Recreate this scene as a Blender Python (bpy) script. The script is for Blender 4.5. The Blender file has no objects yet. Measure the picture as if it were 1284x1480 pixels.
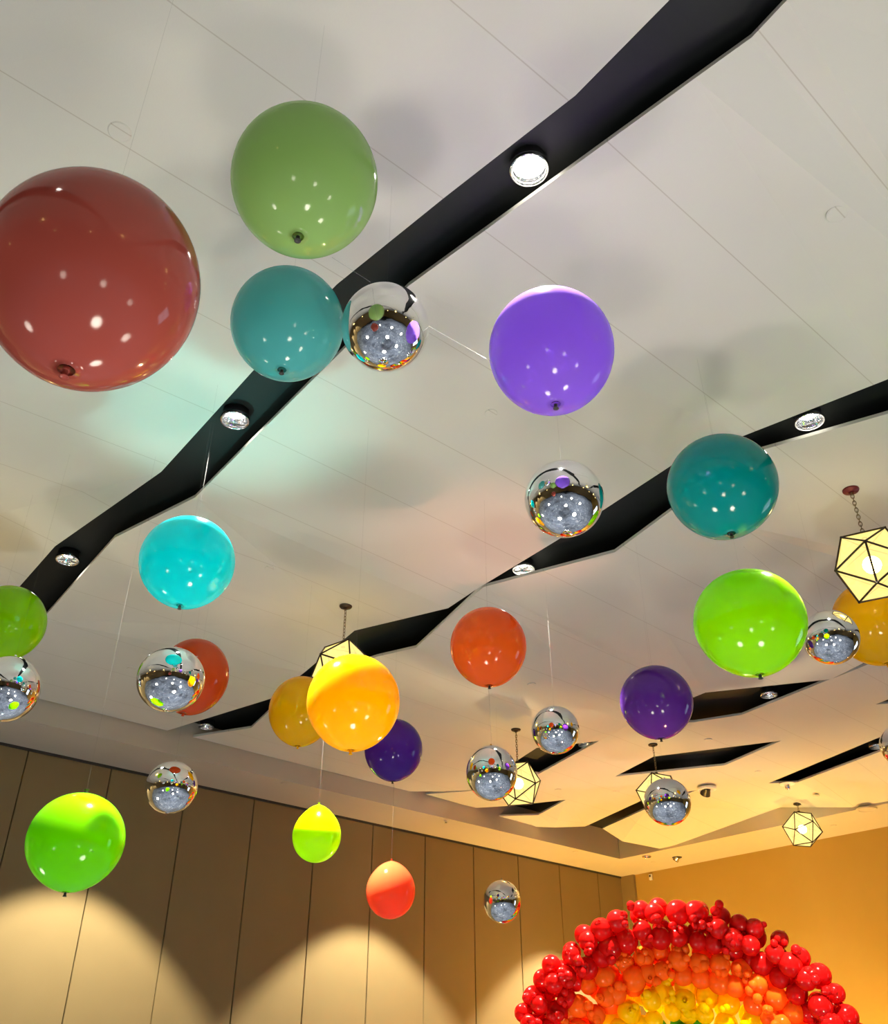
import bpy, bmesh, math, random
from mathutils import Vector, Matrix, Quaternion, noise
from mathutils.geometry import delaunay_2d_cdt
from mathutils.bvhtree import BVHTree

random.seed(7)
sc = bpy.context.scene
COL = sc.collection
PI = math.pi

# ------------------------------------------------------------------ camera, world, exposure
FPX, CX, CY, HOR = 1335.0, 642.0, 740.0, 1592.0
TILT = math.atan((HOR - CY) / FPX)
YAW = math.radians(47.9)
EYE = Vector((0, 0, 1.6))
cam_d = bpy.data.cameras.new('camera')
cam = bpy.data.objects.new('camera', cam_d)
COL.objects.link(cam)
cam.location = EYE
cam.rotation_euler = (PI / 2 + TILT, 0, YAW - PI / 2)
cam_d.sensor_fit = 'VERTICAL'
cam_d.sensor_height = 24.0
cam_d.sensor_width = 24.0
cam_d.lens = 24.0 * FPX / 1480.0
cam_d.clip_end = 200
sc.camera = cam

world = bpy.data.worlds.new('world')
sc.world = world
world.use_nodes = True
world.node_tree.nodes['Background'].inputs[0].default_value = (0.5, 0.5, 0.5, 1)
world.node_tree.nodes['Background'].inputs[1].default_value = 0.05

sc.view_settings.view_transform = 'Standard'
sc.view_settings.look = 'None'
sc.view_settings.gamma = 1.0
sc.view_settings.exposure = 0.36
sc.view_settings.use_curve_mapping = False

SPOT_W = 2000.0
PEND_E = 12.0
CEIL = 6.0          # underside of the folded panels
DECK = 6.22         # black deck above them
SOF = 5.7           # underside of the perimeter soffit
WL, WR = 13.1, 17.06    # left wall (y) and right wall (x)
XB, YB = -12.0, -14.0   # the two walls behind the camera


def lamp(name, kind, loc, energy, color, size=0.1, spot=None, blend=0.5, target=None, size_y=None):
    d = bpy.data.lights.new(name, kind)
    d.energy = energy
    d.color = color
    if kind == 'AREA':
        d.shape = 'RECTANGLE'
        d.size = size
        d.size_y = size_y or size
    else:
        d.shadow_soft_size = size
    if kind == 'SPOT':
        d.spot_size = math.radians(spot)
        d.spot_blend = blend
    o = bpy.data.objects.new(name, d)
    COL.objects.link(o)
    o.location = loc
    if target is not None:
        o.rotation_euler = (Vector(target) - Vector(loc)).to_track_quat('-Z', 'Y').to_euler()
    return o


# lamps added unseen outside the frame; amber and orange follow the corner's glow
lamp('amber_uplight', 'SPOT', (14.6, 12.3, 0.3), 1150, (1.0, 0.54, 0.09), 0.15, 150, 0.8, (15.6, 11.5, 5))
lamp('amber_uplight', 'SPOT', (15.9, 7.6, 0.3), 800, (1.0, 0.58, 0.11), 0.15, 120, 0.8, (17.0, 7.4, 3.4))
lamp('amber_uplight', 'SPOT', (11.8, 12.4, 0.3), 120, (1.0, 0.62, 0.18), 0.15, 140, 0.8, (12.0, 11.8, 5))
for ux, uy in ((-3.5, -1.5), (0.5, -3.2), (4.2, -2.6), (-2.5, 4.6), (1.2, 0.6), (4.2, 1.2), (0.6, 8.8), (2.8, 3.6)):
    lamp('white_fill', 'SPOT', (ux, uy, 0.35), 165, (1.0, 0.93, 0.78), 0.34, 150, 1.0, (ux, uy, 5))  # added fill that lifts the ceiling and the balloon undersides
lamp('teal_pool_fill', 'SPOT', (2.6, 8.0, 0.3), 700, (0.30, 1.0, 0.90), 0.1, 24, 1.0, (2.5, 5.2, 6))  # added to throw the soft teal pool on the ceiling
lamp('coral_pool_fill', 'SPOT', (7.2, 3.6, 0.3), 520, (1.0, 0.38, 0.22), 0.1, 24, 1.0, (5.35, 5.2, 6))  # added to throw the soft peach pool on the ceiling
lamp('orange_uplight', 'SPOT', (16.2, 3.0, 0.3), 40, (1.0, 0.55, 0.22), 0.15, 150, 0.8, (16.0, 3.0, 5))


# ------------------------------------------------------------------ pixel -> place
def ray(px, py):
    r = px - CX
    u = CY - py
    up = u * math.cos(TILT) + FPX * math.sin(TILT)
    fw = FPX * math.cos(TILT) - u * math.sin(TILT)
    return Vector((fw * math.cos(YAW) + r * math.sin(YAW), fw * math.sin(YAW) - r * math.cos(YAW), up))


def at_z(px, py, z):
    d = ray(px, py)
    return EYE + d * ((z - EYE.z) / d.z)


def at_r(px, py, rpx, R):
    return EYE + ray(px, py) * (R / rpx)


# ------------------------------------------------------------------ materials
def mat(name):
    m = bpy.data.materials.new(name)
    m.use_nodes = True
    return m, m.node_tree, m.node_tree.nodes['Principled BSDF']


def simple(name, col, rough=0.5, metal=0.0, spec=0.5, emis=None, es=0.0):
    m, nt, b = mat(name)
    b.inputs['Base Color'].default_value = (*col, 1)
    b.inputs['Roughness'].default_value = rough
    b.inputs['Metallic'].default_value = metal
    b.inputs['Specular IOR Level'].default_value = spec
    if emis:
        b.inputs['Emission Color'].default_value = (*emis, 1)
        b.inputs['Emission Strength'].default_value = es
    return m


def mnode(nt, op, a, b=None, c=None):
    n = nt.nodes.new('ShaderNodeMath')
    n.operation = op
    for i, v in enumerate((a, b, c)):
        if v is None:
            continue
        if isinstance(v, (int, float)):
            n.inputs[i].default_value = v
        else:
            nt.links.new(v, n.inputs[i])
    return n.outputs[0]


def mixrgb(nt, fac, a, b):
    n = nt.nodes.new('ShaderNodeMix')
    n.data_type = 'RGBA'
    for s, v in ((n.inputs[0], fac), (n.inputs[6], a), (n.inputs[7], b)):
        if isinstance(v, (int, float)):
            s.default_value = v
        elif isinstance(v, tuple):
            s.default_value = (*v, 1)
        else:
            nt.links.new(v, s)
    return n.outputs[2]


def ceiling_paint():
    m, nt, b = mat('ceiling_paint')
    tc = nt.nodes.new('ShaderNodeTexCoord')
    sep = nt.nodes.new('ShaderNodeSeparateXYZ')
    nt.links.new(tc.outputs['Object'], sep.inputs[0])
    y = mnode(nt, 'SUBTRACT', sep.outputs[1], 0.42)
    k = mnode(nt, 'DIVIDE', y, 0.88)
    fr = mnode(nt, 'ABSOLUTE', mnode(nt, 'SUBTRACT', mnode(nt, 'FRACT', k), 0.5))
    line = mnode(nt, 'LESS_THAN', fr, 0.0042)
    nz = nt.nodes.new('ShaderNodeTexNoise')
    nz.inputs['Scale'].default_value = 1.3
    nt.links.new(tc.outputs['Object'], nz.inputs['Vector'])
    base = mixrgb(nt, nz.outputs[0], (0.61, 0.60, 0.545), (0.65, 0.64, 0.58))
    col = mixrgb(nt, line, base, (0.50, 0.475, 0.41))
    nt.links.new(col, b.inputs['Base Color'])
    b.inputs['Roughness'].default_value = 0.55
    b.inputs['Specular IOR Level'].default_value = 0.3
    n2 = nt.nodes.new('ShaderNodeTexNoise')
    n2.inputs['Scale'].default_value = 90
    nt.links.new(tc.outputs['Object'], n2.inputs['Vector'])
    bp = nt.nodes.new('ShaderNodeBump')
    bp.inputs['Strength'].default_value = 0.05
    bp.inputs['Distance'].default_value = 0.01
    nt.links.new(n2.outputs[0], bp.inputs['Height'])
    nt.links.new(bp.outputs[0], b.inputs['Normal'])
    return m


def wall_fabric(name, c1, c2):
    m, nt, b = mat(name)
    tc = nt.nodes.new('ShaderNodeTexCoord')
    nz = nt.nodes.new('ShaderNodeTexNoise')
    nz.inputs['Scale'].default_value = 2.0
    nt.links.new(tc.outputs['Object'], nz.inputs['Vector'])
    nt.links.new(mixrgb(nt, nz.outputs[0], c1, c2), b.inputs['Base Color'])
    b.inputs['Roughness'].default_value = 0.7
    b.inputs['Specular IOR Level'].default_value = 0.2
    n2 = nt.nodes.new('ShaderNodeTexNoise')
    n2.inputs['Scale'].default_value = 140
    nt.links.new(tc.outputs['Object'], n2.inputs['Vector'])
    bp = nt.nodes.new('ShaderNodeBump')
    bp.inputs['Strength'].default_value = 0.12
    bp.inputs['Distance'].default_value = 0.01
    nt.links.new(n2.outputs[0], bp.inputs['Height'])
    nt.links.new(bp.outputs[0], b.inputs['Normal'])
    return m


def carpet():
    m, nt, b = mat('carpet')
    tc = nt.nodes.new('ShaderNodeTexCoord')
    nz = nt.nodes.new('ShaderNodeTexNoise')
    nz.inputs['Scale'].default_value = 1.4
    nz.inputs['Detail'].default_value = 8
    nz.inputs['Distortion'].default_value = 1.5
    nt.links.new(tc.outputs['Object'], nz.inputs['Vector'])
    cr = nt.nodes.new('ShaderNodeValToRGB')
    e = cr.color_ramp.elements
    e[0].position, e[0].color = 0.36, (0.03, 0.038, 0.055, 1)
    e[1].position, e[1].color = 0.62, (0.06, 0.072, 0.095, 1)
    x = cr.color_ramp.elements.new(0.72)
    x.color = (0.22, 0.23, 0.25, 1)
    nt.links.new(nz.outputs[0], cr.inputs[0])
    nt.links.new(cr.outputs[0], b.inputs['Base Color'])
    b.inputs['Roughness'].default_value = 0.9
    b.inputs['Specular IOR Level'].default_value = 0.1
    return m


def latex(name, col, trans=0.5, rough=0.1, deep=None):
    m, nt, b = mat(name)
    b.inputs['Base Color'].default_value = (*col, 1)
    b.inputs['Roughness'].default_value = rough
    b.inputs['Specular IOR Level'].default_value = 0.4
    t = nt.nodes.new('ShaderNodeBsdfTranslucent')
    t.inputs[0].default_value = (*(deep or col), 1)
    mx = nt.nodes.new('ShaderNodeMixShader')
    mx.inputs[0].default_value = trans
    nt.links.new(b.outputs[0], mx.inputs[1])
    nt.links.new(t.outputs[0], mx.inputs[2])
    nt.links.new(mx.outputs[0], nt.nodes['Material Output'].inputs[0])
    return m


def mirror():
    m, nt, b = mat('silver_foil')
    b.inputs['Base Color'].default_value = (0.86, 0.87, 0.88, 1)
    b.inputs['Metallic'].default_value = 1.0
    b.inputs['Roughness'].default_value = 0.03
    tc = nt.nodes.new('ShaderNodeTexCoord')
    nz = nt.nodes.new('ShaderNodeTexNoise')
    nz.inputs['Scale'].default_value = 7
    nz.inputs['Detail'].default_value = 3
    nt.links.new(tc.outputs['Object'], nz.inputs['Vector'])
    bp = nt.nodes.new('ShaderNodeBump')
    bp.inputs['Strength'].default_value = 0.10
    bp.inputs['Distance'].default_value = 0.02
    nt.links.new(nz.outputs[0], bp.inputs['Height'])
    nt.links.new(bp.outputs[0], b.inputs['Normal'])
    return m


def shade_glass():
    m, nt, b = mat('amber_glass')
    nt.nodes.remove(b)
    tc = nt.nodes.new('ShaderNodeTexCoord')
    nz = nt.nodes.new('ShaderNodeTexNoise')
    nz.inputs['Scale'].default_value = 6
    nz.inputs['Distortion'].default_value = 3
    nt.links.new(tc.outputs['Object'], nz.inputs['Vector'])
    em = nt.nodes.new('ShaderNodeEmission')
    nt.links.new(mixrgb(nt, nz.outputs[0], (1.0, 0.72, 0.18), (1.0, 0.82, 0.34)), em.inputs[0])
    em.inputs[1].default_value = 1.35
    tr = nt.nodes.new('ShaderNodeBsdfTransparent')
    tr.inputs[0].default_value = (1.0, 0.88, 0.6, 1)
    df = nt.nodes.new('ShaderNodeBsdfTranslucent')
    df.inputs[0].default_value = (0.5, 0.36, 0.12, 1)
    mx = nt.nodes.new('ShaderNodeMixShader')
    mx.inputs[0].default_value = 0.45
    nt.links.new(tr.outputs[0], mx.inputs[2])
    ad = nt.nodes.new('ShaderNodeAddShader')
    nt.links.new(em.outputs[0], ad.inputs[0])
    nt.links.new(df.outputs[0], ad.inputs[1])
    nt.links.new(em.outputs[0], mx.inputs[1])
    nt.links.new(mx.outputs[0], nt.nodes['Material Output'].inputs[0])
    return m


def emit(name, col, s):
    m, nt, b = mat(name)
    nt.nodes.remove(b)
    em = nt.nodes.new('ShaderNodeEmission')
    em.inputs[0].default_value = (*col, 1)
    em.inputs[1].default_value = s
    nt.links.new(em.outputs[0], nt.nodes['Material Output'].inputs[0])
    return m


def nylon():
    m, nt, b = mat('clear_nylon')
    b.inputs['Base Color'].default_value = (0.35, 0.35, 0.33, 1)
    b.inputs['Roughness'].default_value = 0.3
    t = nt.nodes.new('ShaderNodeBsdfTransparent')
    mx = nt.nodes.new('ShaderNodeMixShader')
    mx.inputs[0].default_value = 0.75
    nt.links.new(b.outputs[0], mx.inputs[1])
    nt.links.new(t.outputs[0], mx.inputs[2])
    nt.links.new(mx.outputs[0], nt.nodes['Material Output'].inputs[0])
    return m


M = dict(
    ceil=ceiling_paint(),
    soffit=wall_fabric('soffit_paint', (0.50, 0.455, 0.38), (0.53, 0.485, 0.41)),
    black=simple('black_deck_paint', (0.010, 0.012, 0.012), 0.55, 0, 0.3),
    partition=wall_fabric('partition_fabric', (0.235, 0.178, 0.088), (0.262, 0.196, 0.098)),
    rwall=wall_fabric('right_wall_paint', (0.42, 0.285, 0.075), (0.45, 0.305, 0.085)),
    groove=simple('dark_joint_backing', (0.05, 0.035, 0.02), 0.8),  # dark backing seen through the gaps between wall panels
    track=simple('partition_track', (0.03, 0.028, 0.025), 0.5),
    carpet=carpet(),
    chrome=simple('polished_chrome', (0.85, 0.85, 0.86), 0.12, 1.0),
    whitemetal=simple('white_metal', (0.8, 0.8, 0.78), 0.35),
    bronze=simple('dark_bronze', (0.045, 0.032, 0.022), 0.4, 0.7),
    red_reflect_cap=simple('bronze_with_red_reflection', (0.16, 0.02, 0.02), 0.4, 0.3),  # bronze canopy with a red reflection put into its colour
    chain=simple('aged_brass_chain', (0.22, 0.17, 0.10), 0.4, 0.8),
    glass=shade_glass(),
    bulb=emit('bulb_glow', (1.0, 0.74, 0.37), 60 * PEND_E / 16.0),
    lamp=emit('downlight_glow', (1.0, 0.93, 0.82), 60.0),
    lampdim=emit('dimmed_downlight_glow', (1.0, 0.93, 0.85), 2.5),
    mirror=mirror(),
    line=nylon(),
    dark=simple('black_plastic', (0.015, 0.015, 0.015), 0.4),
    window=emit('daylight_glow', (0.62, 0.80, 1.0), 3.0),
)


# ------------------------------------------------------------------ helpers
def link_mesh(name, bm, m, parent=None, smooth=False):
    me = bpy.data.meshes.new(name)
    bm.normal_update()
    bm.to_mesh(me)
    bm.free()
    for mm in (m if isinstance(m, (list, tuple)) else [m]):
        me.materials.append(mm)
    if smooth:
        for p in me.polygons:
            p.use_smooth = True
    o = bpy.data.objects.new(name, me)
    COL.objects.link(o)
    if parent:
        o.parent = parent
    return o


def empty(name, loc, label, cat, group=None, rot=(0, 0, 0)):
    o = bpy.data.objects.new(name, None)
    COL.objects.link(o)
    o.location = loc
    o.rotation_euler = rot
    o.empty_display_size = 0.1
    o['label'] = label
    o['category'] = cat
    if group:
        o['group'] = group
    return o


def tag(o, label, cat, group=None):
    o['label'] = label
    o['category'] = cat
    if group:
        o['group'] = group
    return o


def structure(o):
    o['kind'] = 'structure'
    return o


def box(bm, x0, x1, y0, y1, z0, z1):
    v = [bm.verts.new((x, y, z)) for z in (z0, z1) for y in (y0, y1) for x in (x0, x1)]
    for f in ((0, 2, 3, 1), (4, 5, 7, 6), (0, 1, 5, 4), (2, 6, 7, 3), (0, 4, 6, 2), (1, 3, 7, 5)):
        bm.faces.new([v[i] for i in f])


def lathe(bm, prof, n=32, mi=0):
    """profile of (radius, z) turned about z"""
    rings = []
    for r, z in prof:
        if r < 1e-6:
            rings.append([bm.verts.new((0, 0, z))])
        else:
            rings.append([bm.verts.new((r * math.cos(2 * PI * i / n), r * math.sin(2 * PI * i / n), z)) for i in range(n)])
    for a, b in zip(rings, rings[1:]):
        for i in range(n):
            j = (i + 1) % n
            if len(a) == 1 and len(b) == 1:
                continue
            if len(a) == 1:
                f = bm.faces.new((a[0], b[i], b[j]))
            elif len(b) == 1:
                f = bm.faces.new((a[i], a[j], b[0]))
            else:
                f = bm.faces.new((a[i], a[j], b[j], b[i]))
            f.material_index = mi


def tube(bm, p, q, r, n=6):
    p, q = Vector(p), Vector(q)
    d = q - p
    quat = d.to_track_quat('Z', 'Y')
    a, b = [], []
    for i in range(n):
        o = quat @ Vector((r * math.cos(2 * PI * i / n), r * math.sin(2 * PI * i / n), 0))
        a.append(bm.verts.new(p + o))
        b.append(bm.verts.new(q + o))
    for i in range(n):
        j = (i + 1) % n
        bm.faces.new((a[i], a[j], b[j], b[i]))
    bm.faces.new(a[::-1])
    bm.faces.new(b)


# ------------------------------------------------------------------ folded ceiling with zigzag slots
V2, VZ = [], []


def P(px, py, z=CEIL):
    p = at_z(px, py, z)
    V2.append((p.x, p.y)); VZ.append(z)
    return len(V2) - 1


def W(x, y, z=CEIL):
    V2.append((x, y)); VZ.append(z)
    return len(V2) - 1


YE = 11.97
# perimeter of the panels
per = [W(XB, YE), W(2.2, YE), W(2.75, YE), P(242, 1056), P(278, 1065), P(586, 1144), P(640, 1144), P(706, 1141),
       P(616, 1148), P(686, 1168), P(745, 1164), P(818, 1156), P(778.7, 1178), P(712, 1180, 5.95), P(772, 1195, 5.93),
       P(802, 1196, 5.92), P(900, 1216, 5.8), P(961, 1228, 5.73), P(981, 1224, 5.73), P(1129, 1168, 6.0),
       P(1239, 1170, 5.73), P(1284, 1158, 5.73), W(15.5, 4.8, 6.0), W(15.5, 1.5, 5.8), W(15.5, -4, 6.0), W(15.5, -9, 5.85), W(15.5, YB), W(XB, YB)]
# slot A
aU = [W(2.2, 12.2), P(28, 848), P(79.5, 789.5, 5.97), P(233, 682, 6.03), P(364, 538), P(487, 411), P(642, 286), P(832, 138, 6.05), P(968, 0)]
aU += [W(2.55, -2.2, 5.95), W(2.1, -5.0, 6.04), W(2.5, -8.5), W(2.2, -12.0)]
aL = [W(2.75, 12.2), P(61, 895, 6.04), P(166, 777, 5.98), P(282, 719, 6.04), P(453, 548), P(591, 413, 5.98), P(1005, 113), P(1087, 54, 6.06), P(1138, 0)]
aL += [W(2.95, -1.6, 5.96), W(2.75, -5.6, 6.05), W(2.95, -8.0), W(2.4, -12.3)]
# slot B
bU = [P(1284, 548), P(1075, 630), P(972, 672, 6.05), P(807, 780), P(690, 851), P(648, 879, 5.96), P(512.5, 911.5, 6.05), P(440, 972, 5.97), P(391, 1010, 6.02), P(240, 1056.5)]
bL = [P(1284, 598), P(1103, 650), P(972, 737), P(889, 798, 5.95), P(699, 848.5, 6.04), P(690, 856), P(601.6, 936, 5.95), P(545, 949), P(476, 972, 6.03), P(389, 1028, 5.96), P(363, 1052), P(276, 1065.5)]
bUe = [W(5.75, -0.5, 6.04), W(6.2, -3.5, 5.96), W(5.7, -7), W(6.0, -12)]
bLe = [W(6.35, -1.1, 6.05), W(6.6, -4.0, 5.95), W(6.2, -7.5), W(6.2, -12.2)]
slots = [
    aU + aL[::-1],
    bUe[::-1] + bU + bL[::-1] + bLe,
    [P(915, 1046), P(1002.5, 1008), P(1020, 1001, 5.97), P(1199.6, 982), P(1073, 1033, 6.04), P(1003.6, 1043.7)],
    [P(1203.5, 981), P(1251, 957), P(1284, 944), W(10.0, 2.6, 6.03), W(9.8, 0.5), W(10.3, -2, 5.97), W(10.6, 0.2), W(10.75, 2.7, 6.0), P(1284, 951), P(1256, 960)],
    [P(1266, 1018), P(1284, 1011), W(12.3, 4.0), W(12.9, 1.0, 6.03), W(13.0, 4.2), P(1284, 1017)],
    [P(730, 1110), P(748, 1099), P(776, 1081), P(831, 1075, 5.97), P(866, 1071), P(779, 1118.6, 6.03)],
    [P(889, 1122.5), P(945, 1093.5, 5.97), P(1130, 1070.5), P(1048, 1106, 6.03)],
    [P(1111, 1132), P(1284, 1060.5), W(14.0, 3.5), W(14.4, 3.2), P(1284, 1082), P(1154, 1130.5)],
    [P(844, 1198, 5.97), P(933, 1154.5), P(1009, 1141.6), P(936, 1168), P(870.7, 1200, 5.97)],
    [W(-1.9, 9.5), W(-1.4, 5.5, 6.04), W(-2.0, 1.5, 5.96), W(-1.5, -3.5, 6.03), W(-2.0, -8), W(-1.7, -12),
     W(-1.5, -8.3), W(-1.0, -3.2, 5.97), W(-1.4, 1.0, 6.03), W(-0.9, 5.1, 5.95)],
    [W(-6.9, 10), W(-6.3, 5, 6.04), W(-6.9, 0, 5.96), W(-6.4, -7), W(-6.0, -6.6), W(-6.2, 0.3), W(-5.8, 5.2, 5.96)],
    [W(11.2, -2.5), W(11.8, -7, 6.03), W(11.2, -12), W(11.7, -11.5), W(12.2, -6.8, 5.97)],
]
creases = [
    (aU[3], P(-40, 560, 5.95)), (aU[2], P(-40, 752, 6.06)), (aU[7], P(560, -60, 5.95)),
    (aL[7], W(5.6, 0.9, 5.9)), (aL[5], bU[2]), (aL[3], bU[5]), (aL[2], bU[6]), (aL[1], bU[8]),
    (bL[3], slots[2][2]), (bL[4], slots[2][0]), (bL[6], slots[2][0]), (bL[9], per[7]),
    (bL[1], W(9.8, 2.2, 5.93)), (slots[2][4], slots[6][2]), (slots[6][0], per[11]), (slots[6][3], slots[7][0]),
    (slots[8][2], slots[7][0]), (slots[7][5], per[20]), (slots[6][2], slots[4][0]), (slots[8][4], per[17]), (slots[5][5], per[10]),
    (slots[2][5], slots[6][1]), (slots[5][4], slots[6][1]), (slots[8][2], per[19]),
]
edges = []
for poly in [per] + slots:
    edges += [(poly[i], poly[(i + 1) % len(poly)]) for i in range(len(poly))]
edges += creases
cv, ce, cf, ov, oe, of = delaunay_2d_cdt([Vector(v) for v in V2], edges, [], 0, 1e-4)


def inside(p, poly):
    c = False
    n = len(poly)
    for i in range(n):
        x1, y1 = V2[poly[i]]
        x2, y2 = V2[poly[(i + 1) % n]]
        if (y1 > p[1]) != (y2 > p[1]) and p[0] < (x2 - x1) * (p[1] - y1) / (y2 - y1) + x1:
            c = not c
    return c


bm = bmesh.new()
zz = [VZ[o[0]] if o else CEIL for o in ov]
bv = [bm.verts.new((v[0], v[1], z)) for v, z in zip(cv, zz)]
for f in cf:
    c = [sum(cv[i][k] for i in f) / len(f) for k in (0, 1)]
    if not inside(c, per) or any(inside(c, s) for s in slots):
        continue
    a = Vector((0, 0, 0))
    try:
        fc = bm.faces.new([bv[i] for i in f])
    except ValueError:
        continue
    fc.normal_update()
    if fc.normal.z > 0:
        fc.normal_flip()
for v in list(bm.verts):
    if not v.link_faces:
        bm.verts.remove(v)
CEIL_BVH = BVHTree.FromBMesh(bm)
ceiling = structure(link_mesh('ceiling', bm, M['ceil']))
so = ceiling.modifiers.new('thickness', 'SOLIDIFY')
so.thickness = 0.03
so.offset = -1


def ceil_z(x, y):
    h = CEIL_BVH.ray_cast(Vector((x, y, 3)), Vector((0, 0, 1)))
    return h[0].z if h[0] else DECK


bm = bmesh.new()
box(bm, XB, WR, YB, WL, DECK, DECK + 0.1)
structure(link_mesh('ceiling', bm, M['black']))


# ------------------------------------------------------------------ soffits, walls, floor
def soffit(name, x0, x1, y0, y1):
    bm = bmesh.new()
    box(bm, x0, x1, y0, y1, SOF, DECK)
    return structure(link_mesh(name, bm, M['soffit']))


soffit('trim_1', XB, WR, 12.0, WL)
soffit('trim_2', 15.6, WR, YB, 12.0)

bm = bmesh.new()
x = 17.06 - 0.085
seams = [4.13 + 1.208 * k for k in range(-13, 11)]
xs = [XB] + [s for s in seams if s > XB + 0.2] + [WR]
for a, b in zip(xs, xs[1:]):
    g0 = 0.0 if a == XB else 0.007
    g1 = 0.0 if b == WR else 0.007
    box(bm, a + g0, b - g1, WL, WL + 0.05, 0, SOF - 0.02)
bmesh.ops.bevel(bm, geom=[e for e in bm.edges if abs(e.verts[0].co.z - e.verts[1].co.z) > 3 and abs(e.verts[0].co.y - WL) < 1e-4], offset=0.006, segments=2, affect='EDGES')
wl = structure(link_mesh('wall_left', bm, M['partition']))
bm = bmesh.new()
box(bm, XB, WR, WL + 0.05, WL + 0.2, 0, DECK)
structure(link_mesh('wall_left', bm, M['groove']))
bm = bmesh.new()
box(bm, XB, WR, WL - 0.02, WL + 0.04, SOF - 0.035, SOF + 0.01)
structure(link_mesh('trim_3', bm, M['track']))

bm = bmesh.new()
box(bm, WR, WR + 0.2, YB, WL + 0.2, 0, DECK)
structure(link_mesh('wall_right', bm, M['rwall']))
bm = bmesh.new()
box(bm, WR - 0.07, WR, 12.76, WL, 0, SOF)
structure(link_mesh('trim_4', bm, M['partition']))
bm = bmesh.new()
box(bm, XB - 0.2, XB, YB, WL, 0, DECK)
structure(link_mesh('wall_rear', bm, M['partition']))
bm = bmesh.new()
box(bm, XB - 0.2, WR + 0.2, YB - 0.2, YB, 0, DECK)
structure(link_mesh('wall_entrance', bm, M['partition']))
bm = bmesh.new()
box(bm, XB, WR, YB, WL, -0.1, 0)
structure(link_mesh('floor', bm, M['carpet']))

# tall daylit window on the right wall, beyond the frame; every balloon mirrors it
bm = bmesh.new()
box(bm, WR - 0.03, WR - 0.01, -3.2, -0.6, 0.8, 4.2)
structure(link_mesh('window_1', bm, M['window']))
bm = bmesh.new()
for a in (-3.28, -1.94, -0.6):
    box(bm, WR - 0.08, WR, a, a + 0.08, 0.72, 4.28)
for a in (0.72, 2.5, 4.2):
    box(bm, WR - 0.08, WR, -3.28, -0.52, a, a + 0.08)
structure(link_mesh('trim_5', bm, M['dark']))


# ------------------------------------------------------------------ recessed downlights
def downlight(loc, label, lit=True, spot=True, group='round recessed downlights in the black slots', rad=0.115, power=1.0):
    t = empty('recessed_downlight', loc, label, 'ceiling light', group)
    bm = bmesh.new()
    R = rad
    lathe(bm, [(R * 0.84, -0.002), (R * 0.86, -0.020), (R * 0.93, -0.028), (R, -0.022), (R * 1.02, -0.004), (R * 1.02, 0.0)], 40)
    link_mesh('trim_ring', bm, M['chrome'], t, True)
    bm = bmesh.new()
    lathe(bm, [(R * 0.84, -0.006), (R * 0.80, 0.0), (R * 0.72, 0.025), (R * 0.62, 0.048), (R * 0.50, 0.06)], 40)
    link_mesh('reflector', bm, M['chrome'], t, True)
    bm = bmesh.new()
    lathe(bm, [(0, 0.03), (R * 0.3, 0.033), (R * 0.5, 0.043), (R * 0.56, 0.055)], 32)
    link_mesh('bulb', bm, M['lamp'] if lit else M['lampdim'], t, True)
    bm = bmesh.new()
    lathe(bm, [(R * 0.9, 0.0), (R * 0.9, 0.074), (0, 0.074)], 24)
    link_mesh('housing', bm, M['dark'], t, True)
    if spot:
        s = lamp('downlight_beam', 'SPOT', (0, 0, -0.16), SPOT_W * power, (1.0, 0.95, 0.86), 0.05, 76, 0.25)
        s.parent = t
    return t


DLZ = DECK - 0.075
for px, py, lab, lit, pw in [
    (765, 243, 'glaring round downlight in the wide black slot above the violet balloon', True, 1.5),
    (340, 605, 'lit downlight in the black slot just below the pale teal balloon', True, 1),
    (98, 807, 'downlight in the black slot at the left above the cut-off lime balloon', True, 1),
    (1170, 607, 'lit downlight in the black slot at the right edge above the pendant whose cap is tinted by a red reflection', True, 1),
    (757, 821, 'small lit downlight where the second black slot narrows, beside the pale peach glow', True, 1),
    (298, 1049, 'downlight at the slot end nearest the panelled wall, left of the two amber yellow balloons', False, 0),
    (1112, 1003, 'downlight in the short black slot right of the dark purple balloon', False, 1),
    (847, 1075, 'small downlight at the pointed slot tip right of the clear silver balloons', False, 1),
    (1267, 1078, 'downlight in the long thin slot touching the silver balloon cut by the right edge', False, 1),
    (649, 1146, 'tiny downlight in the sliver slot beside the soffit above the coral balloon', False, 0),
    (723, 890, 'unlit dark downlight in the black slot above the red-orange balloon', None, 0),
]:
    p = at_z(px, py, DLZ)
    t = downlight(p, lab, bool(lit), pw > 0, power=pw)
    if lit is None:
        for c in t.children:
            if c.type == 'MESH':
                c.data.materials[0] = M['dark']
for i, (x, y) in enumerate([(6.1, 8.8), (-1.45, 6.5), (-1.5, 1.5), (-1.5, -3.5), (2.6, -3.4), (6.2, -0.9), (6.3, -4.2), (2.5, -7.2),
                            (10.4, 0.4), (13.0, 3.3), (14.1, 9.0), (-6.3, 4), (-6.4, -2), (11.8, -7), (6.1, -9), (-1.7, -9)]):
    downlight((x, y, DLZ if not (5.9 < x < 6.2 and 8 < y < 9) else DLZ), 'recessed downlight in the black slots outside the picture', True, True,
              group='downlights beyond the frame')

# wall washers whose cones draw the scallops on the panelled wall
for x in (-9.7, -4.8, 0.15, 5.1, 10.0, 14.6):
    lamp('wall_washer', 'SPOT', (x, 11.4, 5.9), SPOT_W * 0.85, (1.0, 0.88, 0.63), 0.04, 86, 0.25, (x, 11.4, 0))
for y in (6.5, 1.5, -3.5, -8.5):
    lamp('wall_washer', 'SPOT', (15.2, y, 5.65), SPOT_W * 0.22, (1.0, 0.80, 0.52), 0.04, 60, 0.3, (15.2, y, 0))


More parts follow.
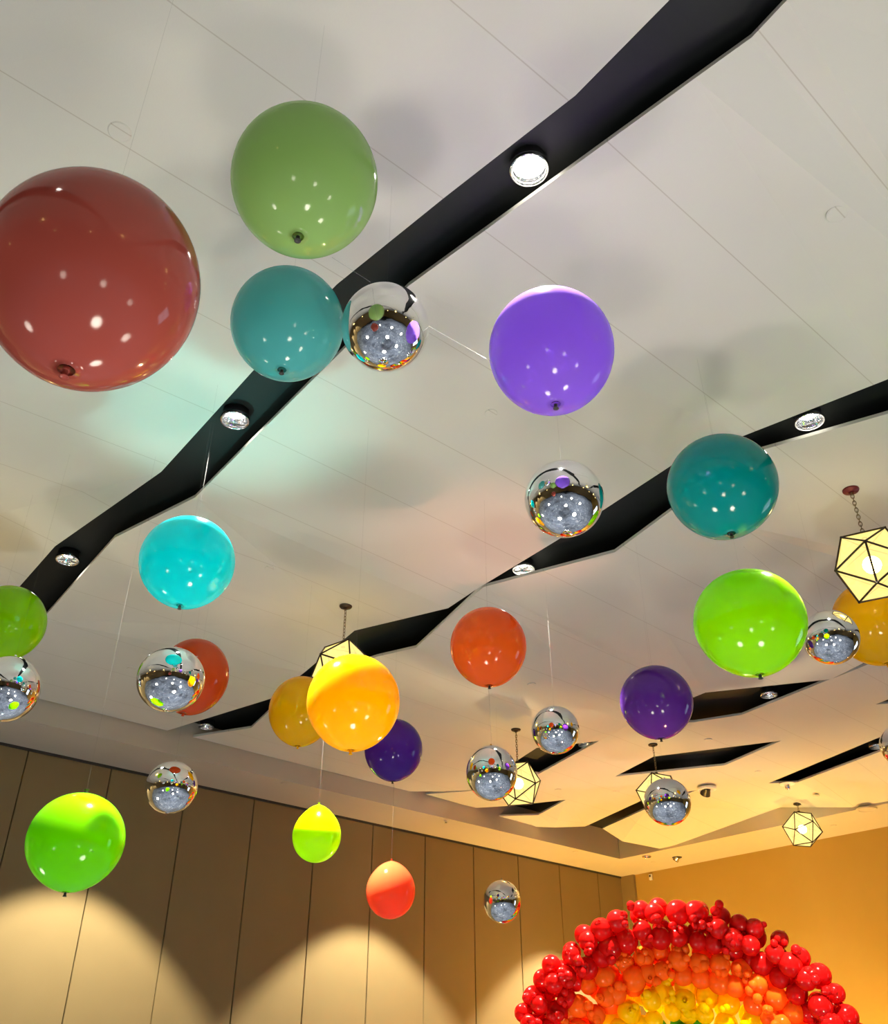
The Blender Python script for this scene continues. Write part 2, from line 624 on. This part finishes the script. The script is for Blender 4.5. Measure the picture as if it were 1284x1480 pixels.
# ------------------------------------------------------------------ pendants
def ico_verts():
    ph = (1 + 5 ** 0.5) / 2
    vs = []
    for a in (-1, 1):
        for b in (-ph, ph):
            vs += [Vector((0, a, b)), Vector((a, b, 0)), Vector((b, 0, a))]
    vs = [v.normalized() for v in vs]
    # turn one face to the top
    L = (vs[0] - vs[1]).length
    el = min((vs[i] - vs[j]).length for i in range(12) for j in range(i))
    tri = None
    for i in range(12):
        for j in range(i + 1, 12):
            for k in range(j + 1, 12):
                if all(abs((vs[a] - vs[b]).length - el) < 1e-4 for a, b in ((i, j), (j, k), (i, k))):
                    tri = tri or (i, j, k)
    n = (vs[tri[0]] + vs[tri[1]] + vs[tri[2]]).normalized()
    q = n.rotation_difference(Vector((0, 0, 1)))
    vs = [q @ v for v in vs]
    a0 = math.atan2(vs[tri[0]].y, vs[tri[0]].x)
    vs = [Matrix.Rotation(-a0, 3, 'Z') @ v for v in vs]
    eds = [(i, j) for i in range(12) for j in range(i + 1, 12) if abs((vs[i] - vs[j]).length - el) < 1e-3]
    fs = [(i, j, k) for i in range(12) for j in range(i + 1, 12) for k in range(j + 1, 12)
          if all(abs((vs[a] - vs[b]).length - el) < 1e-3 for a, b in ((i, j), (j, k), (i, k)))]
    return vs, eds, fs


IV, IE, IF = ico_verts()


def pendant(x, y, drop, rot, label, cap='bronze', R=0.32, group='faceted amber glass pendants on chains'):
    z = ceil_z(x, y)
    t = empty('pendant_lamp', (x, y, z - drop), label, 'pendant lamp', group, (0, 0, math.radians(rot)))
    bm = bmesh.new()
    vs = [bm.verts.new(v * R * 0.985) for v in IV]
    for f in IF:
        n = (IV[f[1]] - IV[f[0]]).cross(IV[f[2]] - IV[f[0]])
        ff = f if n.dot(IV[f[0]]) > 0 else f[::-1]
        bm.faces.new([vs[i] for i in ff])
    link_mesh('glass_shade', bm, M['glass'], t)
    bm = bmesh.new()
    for i, j in IE:
        tube(bm, IV[i] * R, IV[j] * R, 0.0085, 6)
    for v in IV:
        bmesh.ops.create_icosphere(bm, subdivisions=1, radius=0.012, matrix=Matrix.Translation(v * R))
    link_mesh('metal_frame', bm, M['bronze'], t)
    bm = bmesh.new()
    bmesh.ops.create_uvsphere(bm, u_segments=16, v_segments=10, radius=0.072)
    link_mesh('bulb', bm, M['bulb'], t, True)
    top = R * 0.79
    bm = bmesh.new()
    for k in range(3):
        a = 2 * PI * k / 3
        tube(bm, (0, 0, top + 0.045), (R * 0.58 * math.cos(a), R * 0.58 * math.sin(a), top), 0.005)
    lathe(bm, [(0, top + 0.06), (0.02, top + 0.055), (0.022, top - 0.01), (0, top - 0.02)], 12)
    link_mesh('hanger', bm, M['bronze'], t)
    # chain of oval links
    bm = bmesh.new()
    z0, z1 = top + 0.05, drop - 0.015
    n = max(1, int((z1 - z0) / 0.034))
    for k in range(n):
        zc = z0 + (k + 0.5) * (z1 - z0) / n
        ux = Vector((1, 0, 0)) if k % 2 else Vector((0, 1, 0))
        pts = []
        for q in range(10):
            a = 2 * PI * q / 10
            pts.append(Vector((0, 0, zc)) + ux * (0.013 * math.cos(a)) + Vector((0, 0, 0.026 * math.sin(a))))
        for q in range(10):
            tube(bm, pts[q], pts[(q + 1) % 10], 0.0035, 4)
    link_mesh('chain', bm, M['chain'], t)
    bm = bmesh.new()
    lathe(bm, [(0, drop - 0.035), (0.02, drop - 0.034), (0.03, drop - 0.022), (0.062, drop - 0.018), (0.068, drop - 0.008), (0.068, drop), (0, drop)], 32)
    link_mesh('ceiling_canopy', bm, M[cap], t, True)
    return t


def pend_px(px, py, cpy, rot, label, cap='bronze'):
    p = at_z(px, py, CEIL)
    z = ceil_z(p.x, p.y)
    p = at_z(px, py, z)
    # drop so that the lamp centre falls on image row cpy
    best = min((abs(proj(Vector((p.x, p.y, z - d / 100)))[1] - cpy), d / 100) for d in range(35, 160))[1]
    return pendant(p.x, p.y, best, rot, label, cap)


def proj(p):
    d = p - EYE
    f = Vector((math.cos(YAW), math.sin(YAW), 0))
    r = Vector((math.sin(YAW), -math.cos(YAW), 0))
    fw, rt, up = d.dot(f), d.dot(r), d.z
    zc = fw * math.cos(TILT) + up * math.sin(TILT)
    u = up * math.cos(TILT) - fw * math.sin(TILT)
    return CX + FPX * rt / zc, CY - FPX * u / zc


pend_px(1230, 708, 816, 20, 'glowing amber pendant with ceiling cap tinted by a red reflection, cut by the right edge', 'red_reflect_cap')
pend_px(500, 876, 968, 10, 'glowing amber pendant mostly hidden behind the two amber yellow balloons')
pend_px(746, 1054, 1133, 30, 'glowing amber pendant partly behind the egg-shaped clear silver balloon')
pend_px(944, 1076, 1148, 75, 'glowing amber pendant under the dark purple balloon, behind a silver balloon')
pend_px(1153, 1163, 1200, 65, 'small glowing amber pendant in full view near the amber right wall')
for i, (x, y) in enumerate([(1.69, 8.24), (4.6, -1.2), (12.7, 4.1), (-3.4, 6.5), (0.6, -3.2), (-4, 0.5), (8.8, -3.5), (13.6, -6),
                            (4.4, -7.5), (-3.8, -6.5), (-9, 4), (-9, -4), (9, -10), (-8.5, 9.5)]):
    pendant(x, y, 0.72, 17 * i, 'glowing amber pendant hanging outside the picture', group='pendants beyond the frame')


# ------------------------------------------------------------------ flush ceiling covers and small fixtures
for px, py, z, lab, r in [
    (173, 190, None, 'white round flush cover above the big dusty red balloon', 0.062),
    (1210, 309, None, 'white round flush cover at upper right of the glaring light', 0.062),
    (710, 597, None, 'white round flush cover just below left of the violet balloon', 0.05),
    (390, 821, None, 'white round flush cover right of the aqua balloon', 0.05),
    (190, 966, None, 'white round flush cover left of the silver and rust orange balloon pair', 0.055),
    (769, 989, None, 'white round flush cover right of the red-orange balloon', 0.055),
    (1024, 1069, None, 'white round flush cover above the black slot right of the dark purple balloon', 0.055),
    (807, 1141, None, 'white round flush cover beside the pendant with the clear silver balloon', 0.055),
    (891, 1144, None, 'white round flush cover above the lower left black slot', 0.055),
    (1096, 1115, None, 'white round flush cover left of the long thin black slot', 0.055),
    (1180, 1150, None, 'white round flush cover right above the small pendant', 0.055),
    (60, 1050, SOF, 'round flush cover under the soffit above the bright lime balloon', 0.055),
    (411, 1132, SOF, 'round flush cover under the soffit above the yellow-green balloon', 0.055),
    (832, 1231, SOF, 'round flush cover under the soffit near the room corner', 0.055),
    (1205, 1193, SOF, 'round flush cover under the soffit right of the small pendant', 0.055),
    (945, 1246, SOF, 'round flush cover under the yellow-lit soffit at the corner', 0.055),
]:
    p = at_z(px, py, z or CEIL)
    if z is None:
        zz_ = ceil_z(p.x, p.y)
        p = at_z(px, py, zz_)
    bm = bmesh.new()
    lathe(bm, [(0, -0.008), (r * 0.9, -0.008), (r, -0.004), (r, 0.0), (0, 0.0)], 32)
    o = link_mesh('flush_cover', bm, M['soffit' if z else 'ceil'], None, False)
    o.location = p
    tag(o, lab, 'ceiling cover', 'flush round covers in the ceiling')

# large ring disc at the panel tip, right edge
p = at_z(1253, 1169, 5.70)
bm = bmesh.new()
lathe(bm, [(0, -0.012), (0.12, -0.012), (0.13, -0.02), (0.16, -0.018), (0.17, 0.0), (0, 0)], 40)
o = link_mesh('ceiling_speaker', bm, M['soffit'])
o.location = p
tag(o, 'broad round ceiling disc at the panel tip right of the small pendant', 'ceiling speaker')

# tilted spot fixture
p = at_z(1022, 1140, CEIL)
z = ceil_z(p.x, p.y)
p = at_z(1022, 1139, z - 0.03)
t = empty('adjustable_spotlight', p, 'tilted white and black spotlight poking out of the ceiling right of a silver balloon', 'spotlight')
bm = bmesh.new()
lathe(bm, [(0, -0.02), (0.11, -0.022), (0.125, -0.035), (0.15, -0.03), (0.155, 0), (0, 0.0)], 36)
o = link_mesh('base_ring', bm, M['whitemetal'], t)
bm = bmesh.new()
lathe(bm, [(0.0, 0.02), (0.06, 0.0), (0.085, -0.12), (0.075, -0.13), (0.0, -0.10)], 24)
o = link_mesh('lamp_head', bm, M['dark'], t, True)
o.rotation_euler = (0.7, -0.5, 0)
# motion sensor dome
p = at_z(1138, 1132, CEIL)
p = at_z(1138, 1133, ceil_z(p.x, p.y) - 0.02)
t = empty('sprinkler_head', p, 'clear domed sprinkler head under the tip of the long thin black slot', 'sprinkler')
bm = bmesh.new()
lathe(bm, [(0, -0.012), (0.10, -0.014), (0.13, -0.004), (0.13, 0), (0, 0)], 32)
link_mesh('cover_ring', bm, M['whitemetal'], t)
bm = bmesh.new()
lathe(bm, [(0.045, -0.012), (0.045, -0.05), (0.03, -0.09), (0.0, -0.10)], 24)
link_mesh('dome', bm, M['chrome'], t, True)
# soffit fixtures in the corner
p = at_z(935, 1237, SOF)
downlight(p + Vector((0, 0, 0.0)), 'small dark round downlight in the yellow-lit soffit corner, left of its neighbour', False, False, 'soffit corner fixtures', 0.09)
p = at_z(979, 1239, SOF)
t = empty('adjustable_spotlight', p, 'small chrome spotlight under the yellow-lit soffit, right of the dark downlight', 'spotlight')
bm = bmesh.new()
lathe(bm, [(0, -0.01), (0.09, -0.012), (0.10, 0), (0, 0)], 24)
link_mesh('base_ring', bm, M['dark'], t)
bm = bmesh.new()
lathe(bm, [(0.0, 0.0), (0.05, -0.01), (0.06, -0.08), (0.0, -0.07)], 20)
o = link_mesh('lamp_head', bm, M['chrome'], t, True)
o.rotation_euler = (0.5, 0.3, 0)
p = at_z(645, 1186, SOF)
t = empty('sprinkler_head', p, 'tiny chrome sprinkler under the soffit above the coral balloon', 'sprinkler')
bm = bmesh.new()
lathe(bm, [(0, -0.006), (0.04, -0.006), (0.045, 0), (0, 0)], 24)
link_mesh('cover_ring', bm, M['whitemetal'], t)
bm = bmesh.new()
lathe(bm, [(0.012, -0.006), (0.012, -0.03), (0.03, -0.035), (0.0, -0.04)], 16)
link_mesh('dome', bm, M['chrome'], t, True)
# small sensor on the right wall
d = ray(942, 1268)
p = EYE + d * (WR / d.x)
t = empty('wall_sensor', p, 'tiny white sensor box high on the amber wall beside the corner', 'sensor')
bm = bmesh.new()
box(bm, -0.05, 0.0, -0.035, 0.035, -0.06, 0.06)
bmesh.ops.bevel(bm, geom=list(bm.edges), offset=0.008, segments=2, affect='EDGES')
link_mesh('housing', bm, M['whitemetal'], t)
bm = bmesh.new()
lathe(bm, [(0, -0.012), (0.018, -0.006), (0.022, 0)], 16)
o = link_mesh('lens', bm, M['dark'], t, True)
o.rotation_euler = (0, PI / 2, 0)
o.location = (-0.052, 0, 0.02)

# ------------------------------------------------------------------ balloons
LATEX = {
    'red': latex('dusty_red_latex', (0.50, 0.10, 0.075), 0.3),
    'sage': latex('sage_green_latex', (0.38, 0.62, 0.20), 0.4),
    'paleteal': latex('pale_teal_latex', (0.12, 0.58, 0.58), 0.4),
    'violet': latex('violet_latex', (0.25, 0.13, 0.50), 0.4),
    'aqua': latex('aqua_latex', (0.0, 0.62, 0.64), 0.35),
    'teal': latex('deep_teal_latex', (0.0, 0.34, 0.32), 0.3),
    'lime': latex('lime_latex', (0.33, 0.68, 0.0), 0.35),
    'green': latex('bright_green_latex', (0.24, 0.72, 0.0), 0.35),
    'limey': latex('yellow_green_latex', (0.65, 0.98, 0.0), 0.35),
    'orange': latex('red_orange_latex', (1.0, 0.16, 0.015), 0.35),
    'rust': latex('rust_orange_latex', (0.70, 0.075, 0.01), 0.3),
    'coral': latex('coral_latex', (1.0, 0.15, 0.045), 0.35),
    'yellow': latex('amber_yellow_latex', (1.0, 0.60, 0.0), 0.35),
    'purple': latex('dark_purple_latex', (0.12, 0.025, 0.32), 0.3),
    'indigo': latex('indigo_latex', (0.085, 0.012, 0.32), 0.3),
}
KNOT = simple('dark_knot_rubber', (0.03, 0.03, 0.025), 0.4)


def balloon_profile(R, asp, taper, n=40):
    """pole at -z carries the knot; taper draws that end out to a point"""
    pr = []
    for i in range(n + 1):
        a = -PI / 2 + PI * i / n
        r, z = math.cos(a), math.sin(a)
        if z < 0:
            z = z * (1 + taper * (1 - abs(math.cos(a))) ** 1.0)
            r = r * (1 - 0.20 * taper * max(0, -math.sin(a)) ** 3)
        pr.append((max(r, 0) * R, z * R * asp))
    pr[0] = (0.0, pr[0][1])
    pr[-1] = (0.0, pr[-1][1])
    return pr


def latex_balloon(px, py, rpx, R, asp, colour, label, knot='down', tilt=(0, 0), taper=0.06, string=True, nub=False, scale_r=1.0):
    c = at_r(px, py, rpx, R)
    t = empty('latex_balloon', c, label, 'balloon', 'latex balloons hanging from the ceiling')
    flip = PI if knot == 'up' else 0
    rot = (flip + tilt[0], tilt[1], 0)
    bm = bmesh.new()
    lathe(bm, balloon_profile(R, asp, taper), 64)
    skin = link_mesh('balloon_skin', bm, LATEX[colour], t, True)
    skin.rotation_euler = rot
    zb = -R * asp * (1 + taper)
    bm = bmesh.new()
    s = R / 0.3 * 0.62
    lathe(bm, [(0.0, zb + 0.012 * s), (0.016 * s, zb + 0.006 * s), (0.010 * s, zb - 0.004 * s), (0.015 * s, zb - 0.012 * s), (0.012 * s, zb - 0.020 * s),
               (0.020 * s, zb - 0.034 * s), (0.022 * s, zb - 0.036 * s), (0.014 * s, zb - 0.030 * s), (0.0, zb - 0.028 * s)], 20)
    k = link_mesh('knot', bm, KNOT if knot == 'down' and colour not in ('red', 'yellow', 'rust') else LATEX[colour], t, True)
    k.rotation_euler = rot
    if knot == 'down':
        top = Vector((0, 0, R * asp)) 
    else:
        top = Vector((0, 0, R * asp * (1 + taper) + 0.03 * s))
    top = Matrix.Rotation(tilt[0], 3, 'X') @ Matrix.Rotation(tilt[1], 3, 'Y') @ top
    if nub:
        bm = bmesh.new()
        lathe(bm, [(0.0, 0.035), (0.016, 0.03), (0.012, 0.012), (0.018, 0.0), (0, -0.01)], 14)
        o = link_mesh('tie_nub', bm, KNOT, t, True)
        o.location = top
    if string:
        zc = ceil_z(c.x + top.x, c.y + top.y) - c.z
        bm = bmesh.new()
        tube(bm, top, (top.x, top.y, zc), 0.0004, 5)
        link_mesh('string', bm, M['line'], t)
    return t


B = 'balloon '
latex_balloon(133, 406, 152, 0.32, 1.06, 'red', 'huge dusty red balloon cut by the left edge, the largest in view')
latex_balloon(441, 262, 105, 0.30, 1.06, 'sage', 'big sage green balloon, topmost of all the balloons')
latex_balloon(416, 468, 81, 0.30, 1.03, 'paleteal', 'pale teal balloon right under the sage green balloon')
latex_balloon(797, 507, 90, 0.30, 1.05, 'violet', 'violet balloon with bright pink-lit top below the glaring light', string=False)
latex_balloon(271, 812, 67.5, 0.30, 0.99, 'aqua', 'aqua balloon with white-lit cap below the bend of the wide black slot')
latex_balloon(1044, 703, 78, 0.345, 0.97, 'teal', 'deep teal balloon in front of the second black slot, right of centre')
latex_balloon(1084, 899, 79, 0.345, 0.97, 'lime', 'big lime balloon with white-lit rim beneath the deep teal balloon', nub=True)
latex_balloon(706, 934, 55, 0.30, 1.04, 'orange', 'red-orange balloon with dark knot below the narrow neck of the second slot')
latex_balloon(511, 1014, 67, 0.30, 1.02, 'yellow', 'large amber yellow balloon, the front one of the overlapping pair')
latex_balloon(435, 1027, 46, 0.30, 1.08, 'yellow', 'smaller amber yellow balloon, the rear one of the overlapping pair')
latex_balloon(569, 1083, 42, 0.30, 1.04, 'indigo', 'indigo balloon tucked behind the large amber yellow balloon')
latex_balloon(949, 1014, 52, 0.30, 1.0, 'purple', 'dark purple balloon in front of the short black slot at right')
latex_balloon(280, 977, 50, 0.30, 1.10, 'rust', 'rust orange balloon behind a silver balloon at left', tilt=(0.0, 0.12))
latex_balloon(11, 899, 53, 0.30, 1.0, 'lime', 'lime balloon cut by the left edge, above a silver balloon', tilt=(0.5, -0.4))
latex_balloon(110, 1215, 68, 0.30, 0.98, 'green', 'bright lime balloon in front of the panelled wall at lower left', nub=True)
latex_balloon(458, 1208, 35, 0.28, 1.05, 'limey', 'small pointed yellow-green balloon hanging before the panelled wall', knot='up', taper=0.22)
latex_balloon(565, 1288, 35.5, 0.28, 1.05, 'coral', 'small pointed coral balloon, lowest of the coloured balloons', knot='up', taper=0.12)
latex_balloon(1267, 899, 61, 0.38, 1.0, 'yellow', 'amber yellow balloon behind the pendant at the right edge')


def foil_balloon(px, py, rpx, asp, label, R=0.22, seam_rot=0.0, string=True):
    c = at_r(px, py, rpx, R)
    t = empty('silver_balloon', c, label, 'mirror balloon', 'round silver mirror balloons')
    bm = bmesh.new()
    lathe(bm, [(max(0, R * math.cos(a)) if 0 < i < 48 else 0.0, R * asp * math.sin(a)) for i, a in enumerate([-PI / 2 + PI * i / 48 for i in range(49)])], 72)
    link_mesh('foil_skin', bm, M['mirror'], t, True)
    bm = bmesh.new()
    box(bm, -0.008, 0.008, -0.0015, 0.0015, R * asp - 0.003, R * asp + 0.022)
    o = link_mesh('hanging_tab', bm, M['mirror'], t)
    o.rotation_euler = (0, 0, seam_rot)
    if string:
        zc = ceil_z(c.x, c.y) - c.z
        bm = bmesh.new()
        tube(bm, (0, 0, R * asp + 0.02), (0, 0, zc), 0.0004, 5)
        link_mesh('string', bm, M['line'], t)
    return t


foil_balloon(557, 473, 63, 1.04, 'silver mirror balloon touching the right side of the pale teal balloon')
foil_balloon(815.5, 721, 57, 0.99, 'silver mirror balloon under the violet balloon')
foil_balloon(247, 982, 48, 0.97, 'silver mirror balloon in front of the rust orange balloon')
foil_balloon(1201, 921, 40, 0.99, 'silver mirror balloon between the big lime and right amber yellow balloons')
foil_balloon(803, 1055, 34.5, 1.0, 'silver mirror balloon right of the tilted pendant, above the pointed slot tip')
foil_balloon(711, 1117, 37, 1.05, 'egg-shaped clear silver mirror balloon covering the left of a pendant')
foil_balloon(965, 1159, 33.5, 0.98, 'silver mirror balloon hanging in front of the pendant below the dark purple balloon')
foil_balloon(248, 1138, 37, 0.99, 'silver mirror balloon at the top of the panelled wall, right of the bright lime balloon')
foil_balloon(726, 1303, 27, 1.08, 'smallest silver mirror balloon, lowest, left of the rainbow arch')
foil_balloon(10, 995, 46, 1.03, 'silver mirror balloon cut by the left edge below a lime balloon')
foil_balloon(1304, 1078, 30, 1.0, 'silver mirror balloon barely showing at the right edge')


# loose lengths of clear line between balloons
def fishing_line(a, b, label):
    bm = bmesh.new()
    c = Vector(a)
    tube(bm, (0, 0, 0), Vector(b) - c, 0.0011, 5)
    o = link_mesh('fishing_line', bm, M['line'])
    o.location = c
    tag(o, label, 'string')


fishing_line(EYE + ray(480, 372) * 0.0029, EYE + ray(536, 408) * 0.0034, 'clear line from the sage green balloon to the silver balloon below')
fishing_line(EYE + ray(618, 470) * 0.0035, EYE + ray(710, 522) * 0.0033, 'clear line from the upper silver balloon to the violet balloon')
fishing_line(at_z(1075, 790, 5.95), EYE + ray(1186, 887) * 0.0055, 'clear slanting line down to the silver balloon right of the big lime balloon')
fishing_line(EYE + ray(569.5, 1132) * 0.0071, EYE + ray(566, 1246) * 0.0078, 'clear line between the indigo balloon and the coral balloon')
fishing_line(EYE + ray(706.5, 996) * 0.00545, EYE + ray(711, 1078) * 0.0059, 'clear line from the red-orange balloon down to the clear silver balloon')

# ------------------------------------------------------------------ rainbow arch of balloon garlands
AD = 14.0
ac = ray(998, 1592)
ac = Vector((ac.x, ac.y, 0)).normalized()
ARCC = EYE + ac * (AD / math.cos(math.atan((998 - CX) / FPX * math.cos(TILT))))
ARCC.z = 1.55
AR = Vector((ac.y, -ac.x, 0))
AF = Vector((ac.x, ac.y, 0))
UP = Vector((0, 0, 1))
RB = {
    'red': latex('red_garland_latex', (0.66, 0.006, 0.005), 0.32, 0.12),
    'orange': latex('orange_garland_latex', (1.0, 0.20, 0.012), 0.5, 0.12),
    'yellow': latex('yellow_garland_latex', (1.0, 0.74, 0.0), 0.5, 0.12),
    'green': latex('green_garland_latex', (0.10, 0.55, 0.02), 0.45, 0.12),
}
sphere_cache = {}


def ball_mesh(key, m):
    if key not in sphere_cache:
        bm = bmesh.new()
        lathe(bm, [(max(0.0, math.cos(a)) if 0 < i < 14 else 0.0, math.sin(a) * (1.06 if a < 0 else 1.0)) for i, a in enumerate([-PI / 2 + PI * i / 14 for i in range(15)])]
              , 22)
        bm2 = bmesh.new()
        me = bpy.data.meshes.new('balloon')
        # little knot at the -z pole
        lathe(bm, [(0.06, -1.04), (0.045, -1.09), (0.09, -1.16), (0, -1.13)], 10)
        bm.normal_update()
        bm.to_mesh(me)
        bm.free()
        bm2.free()
        me.materials.append(m)
        for p in me.polygons:
            p.use_smooth = True
        sphere_cache[key] = me
    return sphere_cache[key]


def garland(colour, rc, thick, depth, bigR, label, seed):
    rnd = random.Random(seed)
    t = empty('balloon_garland', (ARCC.x + AF.x * depth, ARCC.y + AF.y * depth, 0), label, 'balloon garland', 'bands of the rainbow balloon arch')
    me = ball_mesh(colour, RB[colour])
    items = []
    L = PI * rc + 2 * ARCC.z
    n = int(L / 0.25)
    for i in range(n + 1):
        s = L * i / n
        if s < ARCC.z:
            p0 = AR * -rc + UP * s
            rad = -AR
            tan = UP
        elif s > L - ARCC.z:
            p0 = AR * rc + UP * (L - s)
            rad = AR
            tan = -UP
        else:
            a = PI - (s - ARCC.z) / rc
            rad = AR * math.cos(a) + UP * math.sin(a)
            p0 = rad * rc + UP * ARCC.z
            tan = (AR * math.sin(a) - UP * math.cos(a))
        ph = rnd.uniform(0, PI / 2)
        nb = 4
        for k in range(nb):
            b = ph + 2 * PI * k / nb + rnd.uniform(-0.25, 0.25)
            R = bigR * rnd.uniform(0.78, 1.1)
            off = thick * 0.5 - R * 0.55
            out = rad * math.cos(b) + AF * math.sin(b)
            c = p0 + out * off * rnd.uniform(0.85, 1.1) + tan * rnd.uniform(-0.06, 0.06)
            items.append((c, R, out))
        # clusters of small ones in the creases, mostly on the front
        for rep in range(rnd.choice((1, 1, 2))):
            b = rnd.uniform(PI * 1.22, PI * 1.78)
            out0 = rad * math.cos(b) + AF * math.sin(b)
            for q in range(rnd.choice((2, 3, 4))):
                R = rnd.uniform(0.038, 0.068)
                c = p0 + out0 * (thick * 0.5 + rnd.uniform(-0.02, 0.05)) + tan * rnd.uniform(-0.08, 0.08) + rad * rnd.uniform(-0.07, 0.07)
                items.append((c, R, out0))
    items = [it for it in items if it[0].z - it[1] > 0.0]
    base = Vector((ARCC.x + AF.x * depth, ARCC.y + AF.y * depth, 0))

    def score(it):
        w = base + it[0]
        x, y = proj(w)
        vis = y < 1490
        return (not vis, it[2].dot(AF) > 0.35, -it[1])
    items.sort(key=score)
    for c, R, out in items[:99]:
        o = bpy.data.objects.new('balloon', me)
        COL.objects.link(o)
        o.parent = t
        o.location = c
        o.scale = (R, R, R)
        o.rotation_euler = (-out).to_track_quat('Z', 'Y').to_euler() if rnd.random() < 0.12 else out.to_track_quat('Z', 'Y').to_euler()
    bm = bmesh.new()
    for c, R, out in items[99:]:
        n0 = len(bm.verts)
        lathe(bm, [(0.0 if i in (0, 10) else R * math.cos(-PI / 2 + PI * i / 10), R * math.sin(-PI / 2 + PI * i / 10)) for i in range(11)], 16)
        bm.verts.ensure_lookup_table()
        for v in bm.verts[n0:]:
            v.co += c
    if bm.faces:
        o = link_mesh('balloon_filling', bm, RB[colour], t, True)
        o['kind'] = 'stuff'
    else:
        bm.free()
    return t


garland('red', 2.14, 0.56, -0.10, 0.15, 'red balloon garland, outermost band of the rainbow arch', 3)
garland('orange', 1.66, 0.50, 0.10, 0.15, 'orange balloon garland, second band inside the red one', 5)
garland('yellow', 1.22, 0.50, 0.26, 0.15, 'yellow balloon garland, third band inside the orange one', 8)
garland('green', 0.78, 0.46, 0.36, 0.145, 'green balloon garland just showing under the yellow band', 11)

for s_ in (-2.5, 2.5):
    q = ARCC + AR * s_ - AF * 3.0
    lamp('arch_front_fill', 'SPOT', (q.x, q.y, 0.3), 300, (1.0, 0.80, 0.55), 0.1, 70, 0.6, tuple(ARCC + AR * s_ * 0.3 + UP * 0.9))  # unseen fill added to brighten the arch from the front
# light fixtures behind the arch
for s, e in ((-1.6, 950), (0, 700), (1.6, 950)):
    q = ARCC + AR * s + AF * 2.3
    lamp('arch_backlight', 'SPOT', (q.x, q.y, 1.5), e, (1.0, 0.76, 0.42), 0.1, 64, 0.5, tuple(ARCC + AR * s * 0.8 + UP * 0.55))
